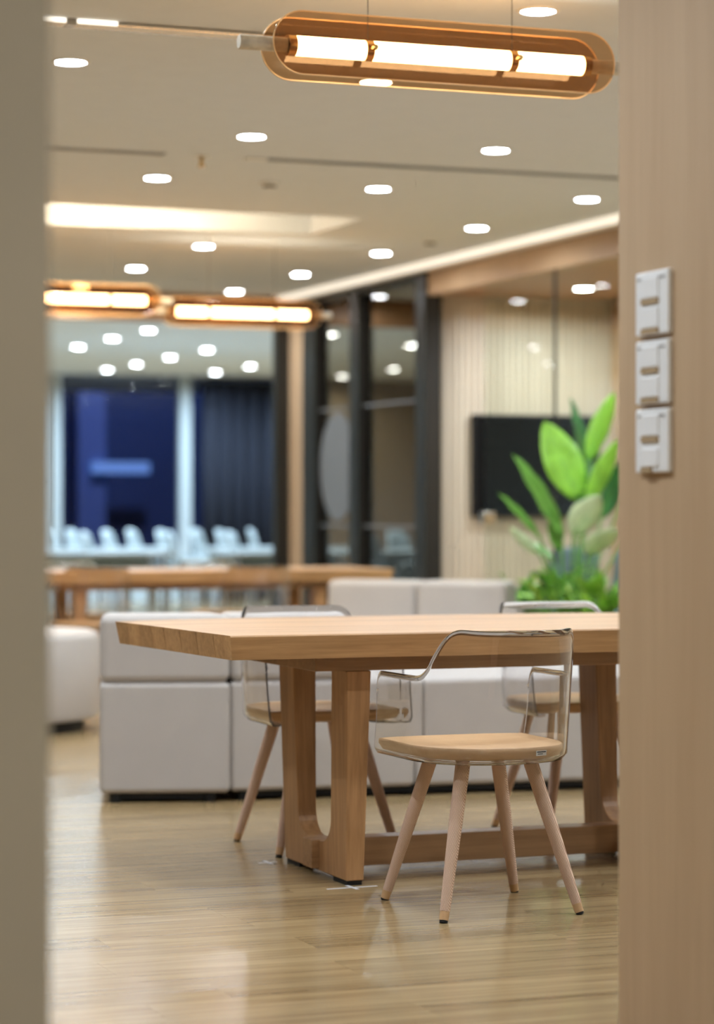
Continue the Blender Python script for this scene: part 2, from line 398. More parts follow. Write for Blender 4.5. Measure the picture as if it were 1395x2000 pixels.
struct('wall_far_window', MB().box(0.0, 10.35, WV, WV + 0.12, 0, 0.4).box(0.0, 7.40, WV, WV + 0.12, 0.4, CEIL), 'far_white', 'white wall below the night windows')

# ------------------------------------------------------------------ ceiling fittings
def downlight(u, v, z, label, group, col, power, lens, spread=165):
    t = thing('downlight', label, 'downlight', (u, v, z), 0, group)
    MB().lathe([(0.057, -0.001), (0.059, -0.006), (0.073, -0.005), (0.075, 0.0)], 28).build('trim_ring', 'white_trim', t, smooth=60)
    MB().disc(0.058, -0.004, 28).build('lens', lens, t)
    lamp('downlight_lamp', t, (0, 0, -0.012), power, col, 0.10, spread)
    return t
LU = {-2: -0.1, -1: 1.13, 0: 2.34, 1: 3.556, 2: 4.743, 3: 5.94}
LV = [4.55, 6.06, 7.58, 9.06, 10.57, 12.05, 13.51, 15.04, 16.58, 18.06]
inview = {(1,2): 'downlight above the right end of the near pendant at the top',
 (0,3): 'downlight under the chrome track near the left wall edge',
 (1,3): 'downlight just below the middle of the near pendant',
 (1,4): 'downlight above the end of the right ceiling slot, left of centre',
 (2,4): 'downlight alone above the right ceiling slot',
 (1,5): 'downlight on the left between the left ceiling slot and the glowing trough',
 (2,5): 'downlight in the middle of the ceiling just below the right slot',
 (3,5): 'downlight nearest the wooden wall below the right ceiling slot',
 (3,6): 'downlight right of the glowing trough above the ceiling rim',
 (2,7): 'downlight below the glowing trough, left of centre',
 (3,7): 'downlight below the right end of the trough, nearest the ceiling rim',
 (2,8): 'downlight above the gap between the two far pendants',
 (3,8): 'downlight just left of where the ceiling rim meets the dark partition',
 (2,9): 'downlight directly above the left far pendant',
 (3,9): 'downlight directly above the right far pendant'}
for i, u in LU.items():
    for j, v in enumerate(LV):
        if (j == 0 and i in (-2, 0, 1)) or (i, j) == (2, 6) or (i in (0, 1, -1) and j == 6): continue
        if u < 0.4 and v < 3.3: continue
        lab = inview.get((i, j))
        if lab is None:
            if j > 6 and i < 1: continue
            lab = 'round unseen downlight added in the hall ceiling outside the picture to light the hall'  # out-of-view downlights added to light the room, front row stronger
        downlight(u, v, CEIL, 'round white ' + lab if not lab.startswith('round') else lab, 'hall ceiling downlights', WARM, P_HALL * (2.0 if j == 0 else 1.0), 'downlight_lens')
for u, v in ((1.3, 1.2), (1.3, -0.6)):  # unseen lamps added to light the two foreground walls
    downlight(u, v, CEIL, 'round unseen downlight added as fill in the corridor ceiling behind the viewer', 'added corridor fill lights', (1.0, 0.93, 0.80), P_HALL * 3.2, 'downlight_lens')
k = 0
fl = [(6.47, 22.2, 'topmost downlight of the far room ceiling'), (6.45, 23.38, 'second downlight from the top in the far room, left of the topmost'),
      (6.45, 24.66, 'leftmost upper downlight of the far room ceiling'), (7.81, 24.66, 'downlight of the far room right of its ceiling centre'),
      (7.82, 26.0, 'downlight at the centre of the far room ceiling'), (7.82, 27.32, 'downlight of the far room just left of its centre, low'),
      (7.81, 28.53, 'lowest left downlight of the far room above the night window'), (9.15, 27.25, 'rightmost downlight of the far room'),
      (9.16, 28.59, 'lowest downlight of the far room above the dark curtains')]
fl += [(8.22, 22.1, 'downlight behind the smoked glass, first upper pane'), (8.22, 20.9, 'topmost downlight behind the smoked glass'), (9.54, 24.6, 'downlight low behind the second smoked pane'),
       (9.53, 23.3, 'downlight behind the smoked glass next to its right post'), (10.9, 28.9, 'lowest downlight behind the smoked glass'), (10.9, 27.2, 'second lowest downlight behind the smoked glass')]
for u, v, lab in fl:
    downlight(u, v, CEIL, 'small cool white ' + lab, 'far room downlights', COOL, P_FAR, 'far_downlight_lens')
for u, v in ((5.1, 20.7), (3.55, 20.7), (2.25, 23.1), (3.55, 23.1), (0.9, 25.6), (5.1, 24.6), (9.54, 20.9)):
    downlight(u, v, CEIL, 'cool white downlight of the far room outside the picture', 'far room downlights', COOL, P_FAR, 'far_downlight_lens')
for n, (px, py) in enumerate(((867, 556), (963, 548), (1112, 518), (1140, 563), (1028, 587))):
    d = P(px, py, 1.0) - Vector((0, 0, CAMH)); q = Vector((0, 0, CAMH)) + d * ((MZ - CAMH) / d.z)
    if RW + 0.2 < q.x < MU1 - 0.1 and q.y < MV1 - 0.1:
        downlight(q.x, q.y, MZ, ['small white downlight in the wood ceiling right of the dark post', 'small white downlight above the glass edge near the television', 'small white downlight in the wood ceiling beside the wooden wall, upper', 'small white downlight in the wood ceiling beside the wooden wall, lower', 'small white downlight in the wood ceiling above the television'][n], 'meeting room downlights', WARM, P_MEET, 'downlight_lens')
for u, v in ((7.2, 13.2), (7.2, 11.6)):
    downlight(u, v, MZ, 'small white downlight in the wood ceiling above the plants', 'meeting room downlights', WARM, P_MEET, 'downlight_lens')

def slot(u0, u1, v, label, mat='slot_dark', bright=False):
    t = thing('slot_diffuser', label, 'air diffuser', ((u0 + u1) / 2, v, CEIL))
    L = (u1 - u0) / 2
    MB().box(-L, L, -0.02, 0.02, -0.004, 0.0).build('slot_body', mat, t)
    for s in (-1, 1):
        MB().box(-L, L, s * 0.024 - 0.004, s * 0.024 + 0.004, -0.008, 0.0).build('slot_rail', 'alu', t)
    return t
slot(2.2, 3.35, 11.23, 'thin dark linear air slot in the ceiling at the left')
s2 = slot(3.85, 6.3, 11.22, 'long thin dark linear air slot in the ceiling at the right')
MB().box(-1.33, -1.225, -0.03, 0.03, -0.010, 0).build('end_cap', 'white_trim', s2, bevel=0.004)
t = thing('chrome_track', 'shiny chrome linear track in the ceiling left of the near pendant', 'ceiling track', (2.2, 8.3, CEIL))
for s in (-1, 1):
    MB().tube([(-0.9, s * 0.022, -0.012), (0.9, s * 0.022, -0.012)], 0.011, 12).build('track_rail', 'chrome', t, smooth=50)
MB().box(-0.9, 0.9, -0.012, 0.012, -0.006, 0).build('track_channel', 'slot_dark', t)
for a, e in ((-0.6, -0.08), (-0.04, 0.10)):
    for s_ in (-1, 1):
        MB().box(a, e, s_ * 0.034 - 0.003, s_ * 0.034 + 0.003, -0.016, -0.002).build('led_bar', 'track_led', t)
MB().box(-0.075, -0.045, -0.036, 0.036, -0.022, 0).build('track_joint', 'alu', t)
t = thing('sprinkler', 'small sprinkler head hanging from the ceiling by the left air slot', 'sprinkler', (3.54, 11.26, CEIL))
MB().lathe([(0.0, -0.002), (0.045, -0.003), (0.045, 0.0)], 20).build('escutcheon', 'white_trim', t, smooth=40)
MB().tube([(0, 0, 0), (0, 0, -0.035)], 0.010, 12).build('stem', 'brass', t, smooth=40)
MB().lathe([(0.0, -0.05), (0.018, -0.050), (0.018, -0.047), (0.010, -0.035)], 16).build('deflector', 'brass', t, smooth=40)
def detector(u, v, label):
    t = thing('smoke_detector', label, 'smoke detector', (u, v, CEIL))
    MB().lathe([(0.0, -0.03), (0.028, -0.03), (0.035, -0.016), (0.048, -0.012), (0.05, 0.0)], 24).build('housing', 'white_trim', t, smooth=40)
    MB().lathe([(0.030, -0.029), (0.033, -0.022), (0.0355, -0.0165)], 24).build('vent_ring', 'slot_dark', t)
detector(4.14, 12.02, 'small round smoke detector on the ceiling above the glowing trough')
detector(5.95, 14.25, 'small round smoke detector on the ceiling near the bright rim')

# ------------------------------------------------------------------ pendants
def pendant_parts(t, hang):
    # origin: tube centre; long axis x
    def stad(L, H, y0, y1, n=20):
        R = H / 2; pts = []
        for k in range(n + 1): a = -PI/2 + PI * k / n; pts.append((L/2 - R + R * math.cos(a), R * math.sin(a)))
        for k in range(n + 1): a = PI/2 + PI * k / n; pts.append((-L/2 + R + R * math.cos(a), R * math.sin(a)))
        return MB().prism(pts, 1, y0, y1)
    for y in (-0.0575, 0.0575):
        pp = stad(1.15, 0.19, y - 0.0025, y + 0.0025).build('tinted_plate', 'bronze_acrylic', t)
        ev = stad(1.154, 0.194, y, y + 0.001).v; ev = ev[:len(ev) // 2]
        MB().tube(ev + [ev[0]], 0.0024, 6, cap=False).build('edge_highlight', 'amber_highlight', pp, smooth=60)  # light amber bead painted in for the highlight along the plate edge
    xs = [-0.50, -0.247, 0.243, 0.50]
    for a, e in zip(xs[:-1], xs[1:]):
        MB().tube([(a + 0.012, 0, 0), (e - 0.012, 0, 0)], 0.0305, 28).build('glowing_tube', 'tube_glow', t, smooth=40)
    for x in (xs[0], xs[1], xs[2], xs[3]):
        MB().tube([(x - 0.013, 0, 0), (x + 0.013, 0, 0)], 0.0325, 28).build('collar', 'brass', t, smooth=40)
    for x in xs[1:3]:
        kn = MB().tube([(x, -0.03, 0.0), (x, -0.0575, 0.0), (x, -0.0575, 0.0)], 0.006, 10)
        kn.tube([(x, -0.0625, 0.0), (x, -0.066, 0), (x, -0.074, 0)], [0.010, 0.010, 0.007], 14).tube([(x, 0.03, 0), (x, 0.074, 0)], 0.006, 10)
        kn.build('clamp_knob', 'brass', t, smooth=40)
        MB().tube([(x, 0, 0.03), (x, 0, hang)], 0.0016, 8).build('wire', 'wire', t)
        MB().lathe([(0, -0.012), (0.02, -0.012), (0.022, 0)], 16, (x, 0, hang)).build('ceiling_cup', 'white_trim', t, smooth=40)
    for s in (-1, 1):
        MB().tube([(s * 0.515, 0, 0), (s * 0.665, 0, 0), (s * 0.668, 0, 0)], [0.0225, 0.0225, 0.020], 24).build('stone_end', 'stone', t, smooth=40)
pz = 2.53
pend = thing('pendant_lamp', 'long glowing tube pendant between amber plates above the near table', 'pendant lamp', (3.066, 7.25, pz), 0, 'tube pendants')
pendant_parts(pend, CEIL - pz)
k_ = 0.871; fz = 2.32
for lab, u, v, top in (('blurred glowing tube pendant on the left, cut off by the left wall edge', 3.628, 13.97, CEIL + 0.22),
                       ('blurred glowing tube pendant in the distance, right of the two', 4.86, 14.63, CEIL)):
    t = thing('pendant_lamp', lab, 'pendant lamp', (u, v, fz), 0, 'tube pendants')
    t.scale = (k_, k_, k_); pendant_parts(t, (top - fz) / k_)

# ------------------------------------------------------------------ near table and its double
def make_table(name, label, u0, u1, v0, v1, bv0, bv1, grp):
    t = thing(name, label, 'table', (u0, v0, 0), 0, grp)
    Lu, Wv = u1 - u0, v1 - v0
    n = 8; zt, zb = 0.75, 0.68
    def skew(x, y):      # far edge drawn in a little towards the ends, left end slightly out of square
        e = 0.0
        if y > Wv * 0.5:
            f = (y / Wv - 0.5) * 2
            d = min(x, Lu - x)
            e = -0.13 * f * math.exp(-d / 0.22)
        return x - (0.05 * y / Wv if x < Lu / 2 else -0.02 * y / Wv), y + e
    NX = 14
    for k in range(n):
        ya, yb = Wv * k / n + (0.0006 if k else 0), Wv * (k + 1) / n - (0.0006 if k < n - 1 else 0)
        rows = []
        for i in range(NX + 1):
            x = Lu * (0.5 - 0.5 * math.cos(PI * i / NX)) if False else Lu * (i / NX) ** 1.0
            ins = 0.0
            xa, y_a = skew(x, ya); xb, y_b = skew(x, yb)
            ex = 0.010 if i == 0 else (-0.010 if i == NX else 0)
            fy = 0.014 if k == 0 else 0; by = -0.014 if k == n - 1 else 0
            ripple = 0.002 * math.sin(x * 9.0) if k == 0 else 0
            rows.append([(xa, y_a + ripple + (0.003 if k == 0 else 0), zt), (xb, y_b, zt), (xb, y_b, zt - 0.004), (xb + ex, y_b + by, zb), (xa + ex, y_a + fy, zb), (xa, y_a + ripple, zt - 0.004)])
        m_ = MB().grid(rows, closed=True)
        nn = 6; m_.add(rows[0], [tuple(range(6))]); m_.add(rows[-1], [tuple(range(6))])
        m_.build('board', 'table_wood', t)
    # shallow frame under the boards
    a0, a1 = 0.30, Lu - 0.30; b0, b1 = bv0 - v0, bv1 - v0
    MB().box(a0, a1, b0 - 0.037, b1 + 0.04, 0.635, 0.679).build('under_rail', 'table_rail_wood', t, bevel=0.002)
    # U shaped end frames, each of two L shaped legs that meet under the stretcher
    cy = (b0 + b1) / 2
    for fu in (a0 + 0.10, a1 - 0.17):
        for s in (-1, 1):
            half = (b1 - b0) / 2
            bot = half; top = half + 0.035; th = 0.135; zi = 0.108; R = 0.085
            pts = [(0, 0.014), (bot, 0.014), (top, 0.634), (top - th, 0.634)]
            xi = bot - th
            xin = lambda z: bot - th + (top - bot) * (z / 0.634)
            zc = zi + R
            pts.append((xin(zc), zc))
            for q in range(1, 9):
                a_ = PI/2 * q / 8
                pts.append((xin(zc) - R + R * math.cos(a_), zc - R * math.sin(a_)))
            pts.append((0, zi))
            pts = [(cy + s * p[0], p[1]) for p in pts]
            N = len(pts); wt = 0.075
            mbl = MB()
            def uw(z): return 0.0 + 0.010 * (1 - z / 0.634)
            vs = [(fu + uw(p[1]), p[0], p[1]) for p in pts] + [(fu + wt - uw(p[1]), p[0], p[1]) for p in pts]
            mbl.add(vs, [tuple(range(N)), tuple(range(N, 2 * N))[::-1]] + [(i, (i+1) % N, N + (i+1) % N, N + i) for i in range(N)])
            mbl.build('leg', 'table_base_wood', t, bevel=0.003)
            yy = sorted((cy + s * (half - 0.005), cy + s * (half - 0.12)))
            MB().box(fu + 0.014, fu + wt - 0.014, yy[0], yy[1], 0.0, 0.014).build('foot_pad', 'black_plastic', t)
    MB().box(a0 + 0.085, a1 - 0.08, cy - 0.04, cy + 0.04, 0.022, 0.1085).build('stretcher', 'table_rail_wood', t, bevel=0.002)
    return t
make_table('dining_table', 'large solid oak table with U shaped legs in the foreground', 2.205, 4.12, 6.742, 7.90, 6.90, 7.44, 'oak tables')
make_table('dining_table', 'blurred long oak table in the distance before the far room', 3.35, 5.73, 14.30, 15.25, 14.45, 14.99, 'oak tables')

# ------------------------------------------------------------------ chairs
def outline(a, yf, yb, n=40, e=2.25):
    """U shaped plan from front left round the back to front right"""
    pts = []
    NF = 24
    for k in range(NF): pts.append((-a, yf + (0.0 - yf) * (k / NF) ** 1.6))
    for k in range(n + 1):
        t = PI + PI * k / n
        c, s_ = math.cos(t), math.sin(t)
        pts.append((a * math.copysign(abs(c) ** (2 / e), c), -yb * abs(s_) ** (2 / e)))
    for k in range(1, NF + 1): pts.append((a, yf * (1 - (1 - k / NF) ** 1.6)))
    return pts
def make_chair(label):
    t = thing('dining_chair', label, 'chair', (0, 0, 0), 0, 'clear shell chairs')
    # wooden seat
    o1 = outline(0.222, 0.20, 0.225)
    front = [(0.222 - 0.444 * k / 12, 0.20 + 0.030 * math.sin(PI * k / 12) ** 0.6) for k in range(1, 12)]
    ring = o1 + front
    def rr(s, z, dish): return [(x * s, y * s, z - dish) for x, y in ring]
    rows = [rr(1e-3, 0.452, 0), rr(0.35, 0.452, 0), rr(0.6, 0.4535, 0), rr(0.8, 0.456, 0), rr(0.92, 0.459, 0), rr(0.985, 0.462, 0), rr(1.0, 0.459, 0), rr(1.0, 0.448, 0), rr(0.96, 0.432, 0), rr(0.86, 0.4245, 0), rr(1e-3, 0.4245, 0)]
    MB().grid(rows, closed=True).build('seat', 'beech', t, smooth=50)
    # clear shell: wraps the seat rim and rises to low arms and a high back
    op = outline(0.229, 0.215, 0.232, 72)
    N = len(op); arm, back = 0.655, 0.782
    seg = [0.0]
    for i in range(1, N): seg.append(seg[-1] + math.dist(op[i], op[i-1]))
    tot = seg[-1]
    def top(i):
        s = seg[i] / tot
        d = min(s, 1 - s)                       # 0 at the arm fronts, .5 mid back
        f = min(1, max(0, (d - 0.250) / 0.125)); f = f ** 3 * (f * (6 * f - 15) + 10)
        z = arm + (back - arm) * f
        if d < 0.05: z -= 0.055 * (1 - math.sqrt(max(0, 1 - (1 - d / 0.05) ** 2)))
        return z + 0.006 * max(0, (abs(s - 0.5) < 0.2) and math.cos((s - 0.5) / 0.2 * PI) * -1)
    rows = []
    zs = [(-0.10, 0.4185), (-0.035, 0.4190), (-0.012, 0.4225), (0.0, 0.436)]
    for ins, z in zs:
        row = []
        for (x, y) in op:
            L_ = math.hypot(x, y); k_ = (L_ + ins) / L_
            yy = y * k_ if y < 0 else y * (1 if ins > -0.02 else k_)
            row.append((x * k_, yy, z))
        rows.append(row)
    for q in range(1, 15):
        g = q / 14; row = []
        for i, (x, y) in enumerate(op):
            z = 0.436 + (top(i) - 0.436) * g
            hh = (z - 0.436) / 0.34
            fb = max(0, -y / 0.232)
            x2 = x * (1 + 0.035 * hh + 0.05 * hh * fb); y2 = y - 0.055 * hh * fb ** 1.5
            if y > 0.12: y2 = y - 0.014 * math.sin(PI * g) * (y - 0.12) / 0.095 - 0.03 * g * g * (y - 0.12) / 0.095
            row.append((x2, y2, z))
        rows.append(row)
    sh = MB().grid(rows).build('shell', 'clear_plastic', t, smooth=70)
    so = sh.modifiers.new('solid', 'SOLIDIFY'); so.thickness = 0.0055; so.offset = 1.0; so.use_even_offset = False
    sh.data.materials.append(M['clear_rim']); so.material_offset_rim = 1
    bz = sh.modifiers.new('round', 'BEVEL'); bz.width = 0.0016; bz.segments = 2; bz.limit_method = 'ANGLE'; bz.angle_limit = math.radians(60)
    # splayed legs in knitted sleeves
    for sx in (-1, 1):
        for sy in (-1, 1):
            A = Vector((sx * 0.100, sy * 0.110, 0.418)); Bv = Vector((sx * 0.203, sy * 0.215, 0.0))
            d = Bv - A
            pts = [A + d * q for q in (0, 0.3, 0.6, 0.93)]
            lg = MB().tube(pts, [0.0205, 0.0195, 0.0172, 0.0138], 20).build('leg', 'knit', t, smooth=50)
            MB().tube([A + d * 0.93, A + d * 0.985], [0.0134, 0.0126], 18).build('leg_tip', 'beech', lg, smooth=50)
            MB().tube([A + d * 0.985, Bv], [0.011, 0.011], 14).build('glide', 'black_plastic', lg, smooth=50)
    return t
ch = make_chair('clear shell chair with wooden seat on the near side of the oak table')
ch.location = (2.825, 6.40, 0)
# maker sticker on the rear rim of the near chair's seat
chA = dup(ch, 'clear shell chair behind the left end of the oak table', (2.835, 7.765, 0), PI, 'clear shell chairs')
chB = dup(ch, 'clear shell chair behind the oak table, half hidden by the wooden wall', (3.79, 7.79, 0), PI, 'clear shell chairs')
far_spots = [(3.75, 14.12, 0, 'blurred clear chair on the near side of the distant table, leftmost'), (4.72, 14.10, 0, 'blurred clear chair on the near side of the distant table, at its middle'),
             (4.0, 15.4, PI, 'blurred clear chair behind the left half of the distant table'), (4.95, 15.42, PI, 'blurred clear chair behind the right half of the distant table')]
for x, y, rz, lab in far_spots: dup(ch, lab, (x, y, 0), rz, 'clear shell chairs')
stk = MB()
ring = outline(0.2226, 0.20, 0.2256)
ang = [(x, y) for x, y in ring if y < -0.19 and 0.055 < x < 0.10]
if len(ang) >= 2:
    a_, b_ = Vector((*ang[0], 0)), Vector((*ang[-1], 0))
else:
    a_, b_ = Vector((0.06, -0.2245, 0)), Vector((0.095, -0.221, 0))
dd = (b_ - a_).normalized(); nrm = Vector((dd.y, -dd.x, 0))
if nrm.y > 0: nrm = -nrm
c_ = (a_ + b_) / 2 + nrm * 0.0085
def plate(c, w, z0, z1, th):
    p = [c - dd * w / 2, c + dd * w / 2, c + dd * w / 2 + nrm * th, c - dd * w / 2 + nrm * th]
    return [(q.x, q.y, z0) for q in p] + [(q.x, q.y, z1) for q in p], [(0,1,2,3),(7,6,5,4),(0,4,5,1),(1,5,6,2),(2,6,7,3),(3,7,4,0)]
st = MB().add(*plate(c_, 0.036, 0.4395, 0.4535, 0.0008)).build('maker_label', 'sticker', ch)
mb = MB()
mb.add(*plate(c_ + nrm * 0.0008, 0.031, 0.4485, 0.4515, 0.0003)).add(*plate(c_ + nrm * 0.0008 - dd * 0.004, 0.018, 0.4435, 0.4455, 0.0003))
mb.build('print', 'ink', st)

# ------------------------------------------------------------------ sofas
def sofa(label, u0, v0, widths, backs, flip=False, depth=0.78):
    """row of blocks along u, front plane v0; backs on the near side unless flip"""
    t = thing('sofa', label, 'sofa', (u0, v0, 0), 0, 'leather sofas')
    x = 0
    for w, hb in zip(widths, backs):
        MB().box(x + 0.0005, x + w - 0.0005, 0, depth, 0.036, 0.455).build('seat_block', 'leather', t, bevel=0.022, seg=4)
        if hb:
            y0, y1 = (depth - 0.25, depth) if flip else (0, 0.25)
            MB().box(x + 0.0005, x + w - 0.0005, y0, y1, 0.452, 0.712).build('back_block', 'leather', t, bevel=0.035, seg=4)
        x += w
    MB().box(0.05, x - 0.05, 0.03, depth - 0.05, 0.014, 0.04).build('plinth', 'black_plastic', t)
    for fx in (0.04, x - 0.10):
        for fy in (0.015, depth - 0.08):
            MB().tube([(fx + 0.02, fy + 0.025, 0), (fx + 0.02, fy + 0.025, 0.06)], [0.022, 0.026], 14).build('foot', 'black_plastic', t, smooth=40)
    return t, x
qa = P(194, 1000, 9.46)
t, _ = sofa('cream leather corner seat module seen from behind at the left end of the long sofa', qa.x, qa.y, [0.497], [1])
t.rotation_euler = (0, 0, math.radians(-16.5))
for c in t.children:            # wedge module: its inner side follows the straight sofa
    if 'block' in c.name or 'plinth' in c.name:
        for vv in c.data.vertices:
            if vv.co.x > 0.2: vv.co.x -= vv.co.y * math.tan(math.radians(12.0))
    elif c.name.startswith('foot'):
        if c.data.vertices[0].co.x > 0.2 and c.data.vertices[0].co.y > 0.3:
            for vv in c.data.vertices: vv.co.x -= 0.16
qb = P(449, 1000, 9.53)
t, _ = sofa('long cream leather sofa seen from behind across the room from the table', qb.x, qb.y, [0.5, 0.24, 0.75, 0.75], [1, 0, 0, 0])
t.rotation_euler = (0, 0, math.radians(-5.0))
ql = P(638, 1000, 14.3); rs = math.radians(-40)
q0 = ql - 0.47 * Vector((-math.sin(rs), math.cos(rs), 0))
t, xx = sofa('blurred cream leather sofa with two back blocks beyond the table', q0.x, q0.y, [0.53, 0.53], [1, 1], flip=True, depth=0.72)
t.rotation_euler = (0, 0, rs)
t = thing('pouf', 'round cream leather pouf at the left beyond the sofa', 'pouf', (2.86, 12.55, 0), 0)
MB().lathe([(0.001, 0.50), (0.47, 0.50), (0.505, 0.488), (0.52, 0.46), (0.52, 0.10), (0.505, 0.065), (0.47, 0.055), (0.001, 0.055)], 48).build('cushion', 'leather', t, smooth=50)
MB().lathe([(0.001, 0.06), (0.44, 0.06), (0.44, 0.0), (0.001, 0.0)], 40).build('plinth', 'black_plastic', t, smooth=40)

# ------------------------------------------------------------------ television
t = thing('television', 'black wall mounted television on the slatted wall', 'television', (7.35, MV1 - 0.014, 1.0675))
MB().box(-0.48, 0.48, -0.055, -0.012, 0, 0.70).build('case', 'black_plastic', t, bevel=0.004)
MB().box(-0.465, 0.465, -0.058, -0.055, 0.02, 0.685).build('screen', 'screen', t)
MB().box(-0.2, 0.2, -0.012, 0.0, 0.2, 0.5).build('bracket', 'alu', t)

# meeting room chairs
def mchair(label, u, v, rz):
    t = thing('meeting_chair', label, 'chair', (u, v, 0), rz, 'grey meeting chairs')
    rows = []
    for q in range(9):
        z = 0.50 + 0.38 * q / 8; row = []
        for k in range(13):
            a = -1 + 2 * k / 12
            row.append((0.23 * a * (1 - 0.15 * (q / 8) ** 2), -0.20 - 0.06 * q / 8 + 0.10 * a * a, z - 0.03 * a * a * (q / 8)))
        rows.append(row)
    b_ = MB().grid(rows).build('backrest', 'meeting_chair_fabric', t, smooth=60)
    s_ = b_.modifiers.new('solid', 'SOLIDIFY'); s_.thickness = 0.045; s_.offset = 0
    MB().box(-0.24, 0.24, -0.20, 0.25, 0.43, 0.50).build('seat', 'meeting_chair_fabric', t, bevel=0.025, seg=3)
    MB().tube([(0, 0, 0.06), (0, 0, 0.43)], 0.03, 12).build('column', 'black_plastic', t, smooth=40)
    for k in range(4):
        a = PI/4 + k * PI/2
        MB().tube([(0, 0, 0.07), (0.28 * math.cos(a), 0.28 * math.sin(a), 0.02)], [0.022, 0.018], 10).build('foot_arm', 'black_plastic', t, smooth=40)
    return t
mchair('grey blue chair behind the glass, left of the plants', 6.93, 14.5, 1.9)
mchair('grey blue chair behind the glass, hidden behind the plant stems', 7.12, 13.6, 2.6)

# ------------------------------------------------------------------ plants in front of the glass
pl = thing('planter', 'low white planter trough in front of the meeting room glass', 'planter', (6.24, 12.92, 0))
mb = MB(); W_, D_, H_ = 0.22, 0.80, 0.46
for a in ((-W_, W_, -D_, -D_ + 0.03), (-W_, W_, D_ - 0.03, D_), (-W_, -W_ + 0.03, -D_ + 0.03, D_ - 0.03), (W_ - 0.03, W_, -D_ + 0.03, D_ - 0.03)):
    mb.box(*a, 0.0, H_)
mb.box(-W_ + 0.03, W_ - 0.03, -D_ + 0.03, D_ - 0.03, 0.0, 0.03).build('trough', 'planter_white', pl)
MB().box(-W_ + 0.03, W_ - 0.03, -D_ + 0.03, D_ - 0.03, 0.03, H_ - 0.03).build('soil', 'soil', pl)
def leaf_mesh(base, tip, width, side, mat, name, parent, droop=0.06, stemfrom=None):
    base = Vector(base); tip = Vector(tip); d = tip - base; L = d.length; d.normalize()
    side = Vector(side); side = (side - d * side.dot(d)).normalized(); nrm = d.cross(side)
    if nrm.z < 0: nrm = -nrm
    rows = []
    n = 12
    for i in range(n + 1):
        s = i / n
        w = width / 2 * (math.sin(PI * min(1, s * 0.93 + 0.05)) ** 0.75) * (1.12 - 0.3 * s)
        if i == n: w = 0.0006
        c = base + d * L * s - nrm * droop * L * (s * s) * 0.5
        row = []
        for a in (-1, -0.5, 0, 0.5, 1):
            row.append(c + side * a * w + nrm * (abs(a) * w * 0.28 + 0.004 * math.sin(s * 20 + a * 3)))
        rows.append(row)
    o = MB().grid(rows).build(name, mat, parent, smooth=80)
    so = o.modifiers.new('solid', 'SOLIDIFY'); so.thickness = 0.0015
    if stemfrom is not None:
        a = Vector(stemfrom); m_ = (a + base) / 2 + Vector((0, 0, 0.05 * (a - base).length))
        MB().tube([a, m_, base, base + d * L * 0.5], [0.008, 0.007, 0.006, 0.002], 8).build('stalk', 'leaf_mid', o, smooth=60)
    return o
right = Vector((math.cos(TH), -math.sin(TH), 0.0)); fwd = Vector((math.sin(TH), math.cos(TH), 0))
bp_ = thing('tall_leafy_plant', 'tall plant with broad upright green leaves before the glass', 'plant', (6.2, 12.78, H_ - 0.03))
root = Vector((6.2, 12.78, H_ - 0.03))
Zp = 14.05
spec = [ # base px, tip px, width px, material, depth offset, turn
 ((1128, 972), (1064, 822), 78, 'leaf_bright', 0.0, 0.15), ((1098, 1050), (1008, 885), 34, 'leaf_mid', -0.15, 0.9),
 ((1056, 1052), (978, 962), 16, 'leaf_mid', -0.25, 0.9), ((1142, 915), (1119, 776), 26, 'leaf_dark', 0.2, 0.9),
 ((1150, 897), (1200, 765), 42, 'leaf_bright', 0.05, 0.3), ((1150, 985), (1208, 855), 40, 'leaf_bright', -0.1, 0.3),
 ((1120, 1044), (1172, 965), 62, 'leaf_pale', -0.25, 0.1), ((1150, 1085), (1208, 1030), 62, 'leaf_pale', -0.3, 0.3),
 ((1054, 1082), (992, 1028), 20, 'leaf_pale', -0.3, 0.6), ((1095, 1075), (1080, 985), 32, 'leaf_mid', -0.1, 0.6),
 ((1175, 1010), (1216, 900), 40, 'leaf_dark', 0.15, 0.5), ((1140, 990), (1150, 860), 30, 'leaf_dark', 0.3, 0.4),
 ((1230, 950), (1290, 800), 60, 'leaf_bright', 0.1, 0.3), ((1230, 1040), (1310, 940), 60, 'leaf_mid', -0.1, 0.3),
 ((1080, 1090), (1010, 1050), 24, 'leaf_mid', 0.1, 0.4)]
for bpx, tpx, w, mt, dz, turn in spec:
    b0 = P(*bpx, Zp + dz * 0.5) - root; t0 = P(*tpx, Zp + dz) - root
    sd = right * math.cos(turn) + fwd * math.sin(turn)
    leaf_mesh(b0, t0, w / FPX * Zp / max(0.55, math.cos(turn)), sd, mt, 'leaf', bp_, 0.08, (random.uniform(-0.05, 0.05), random.uniform(-0.05, 0.05), 0.0))
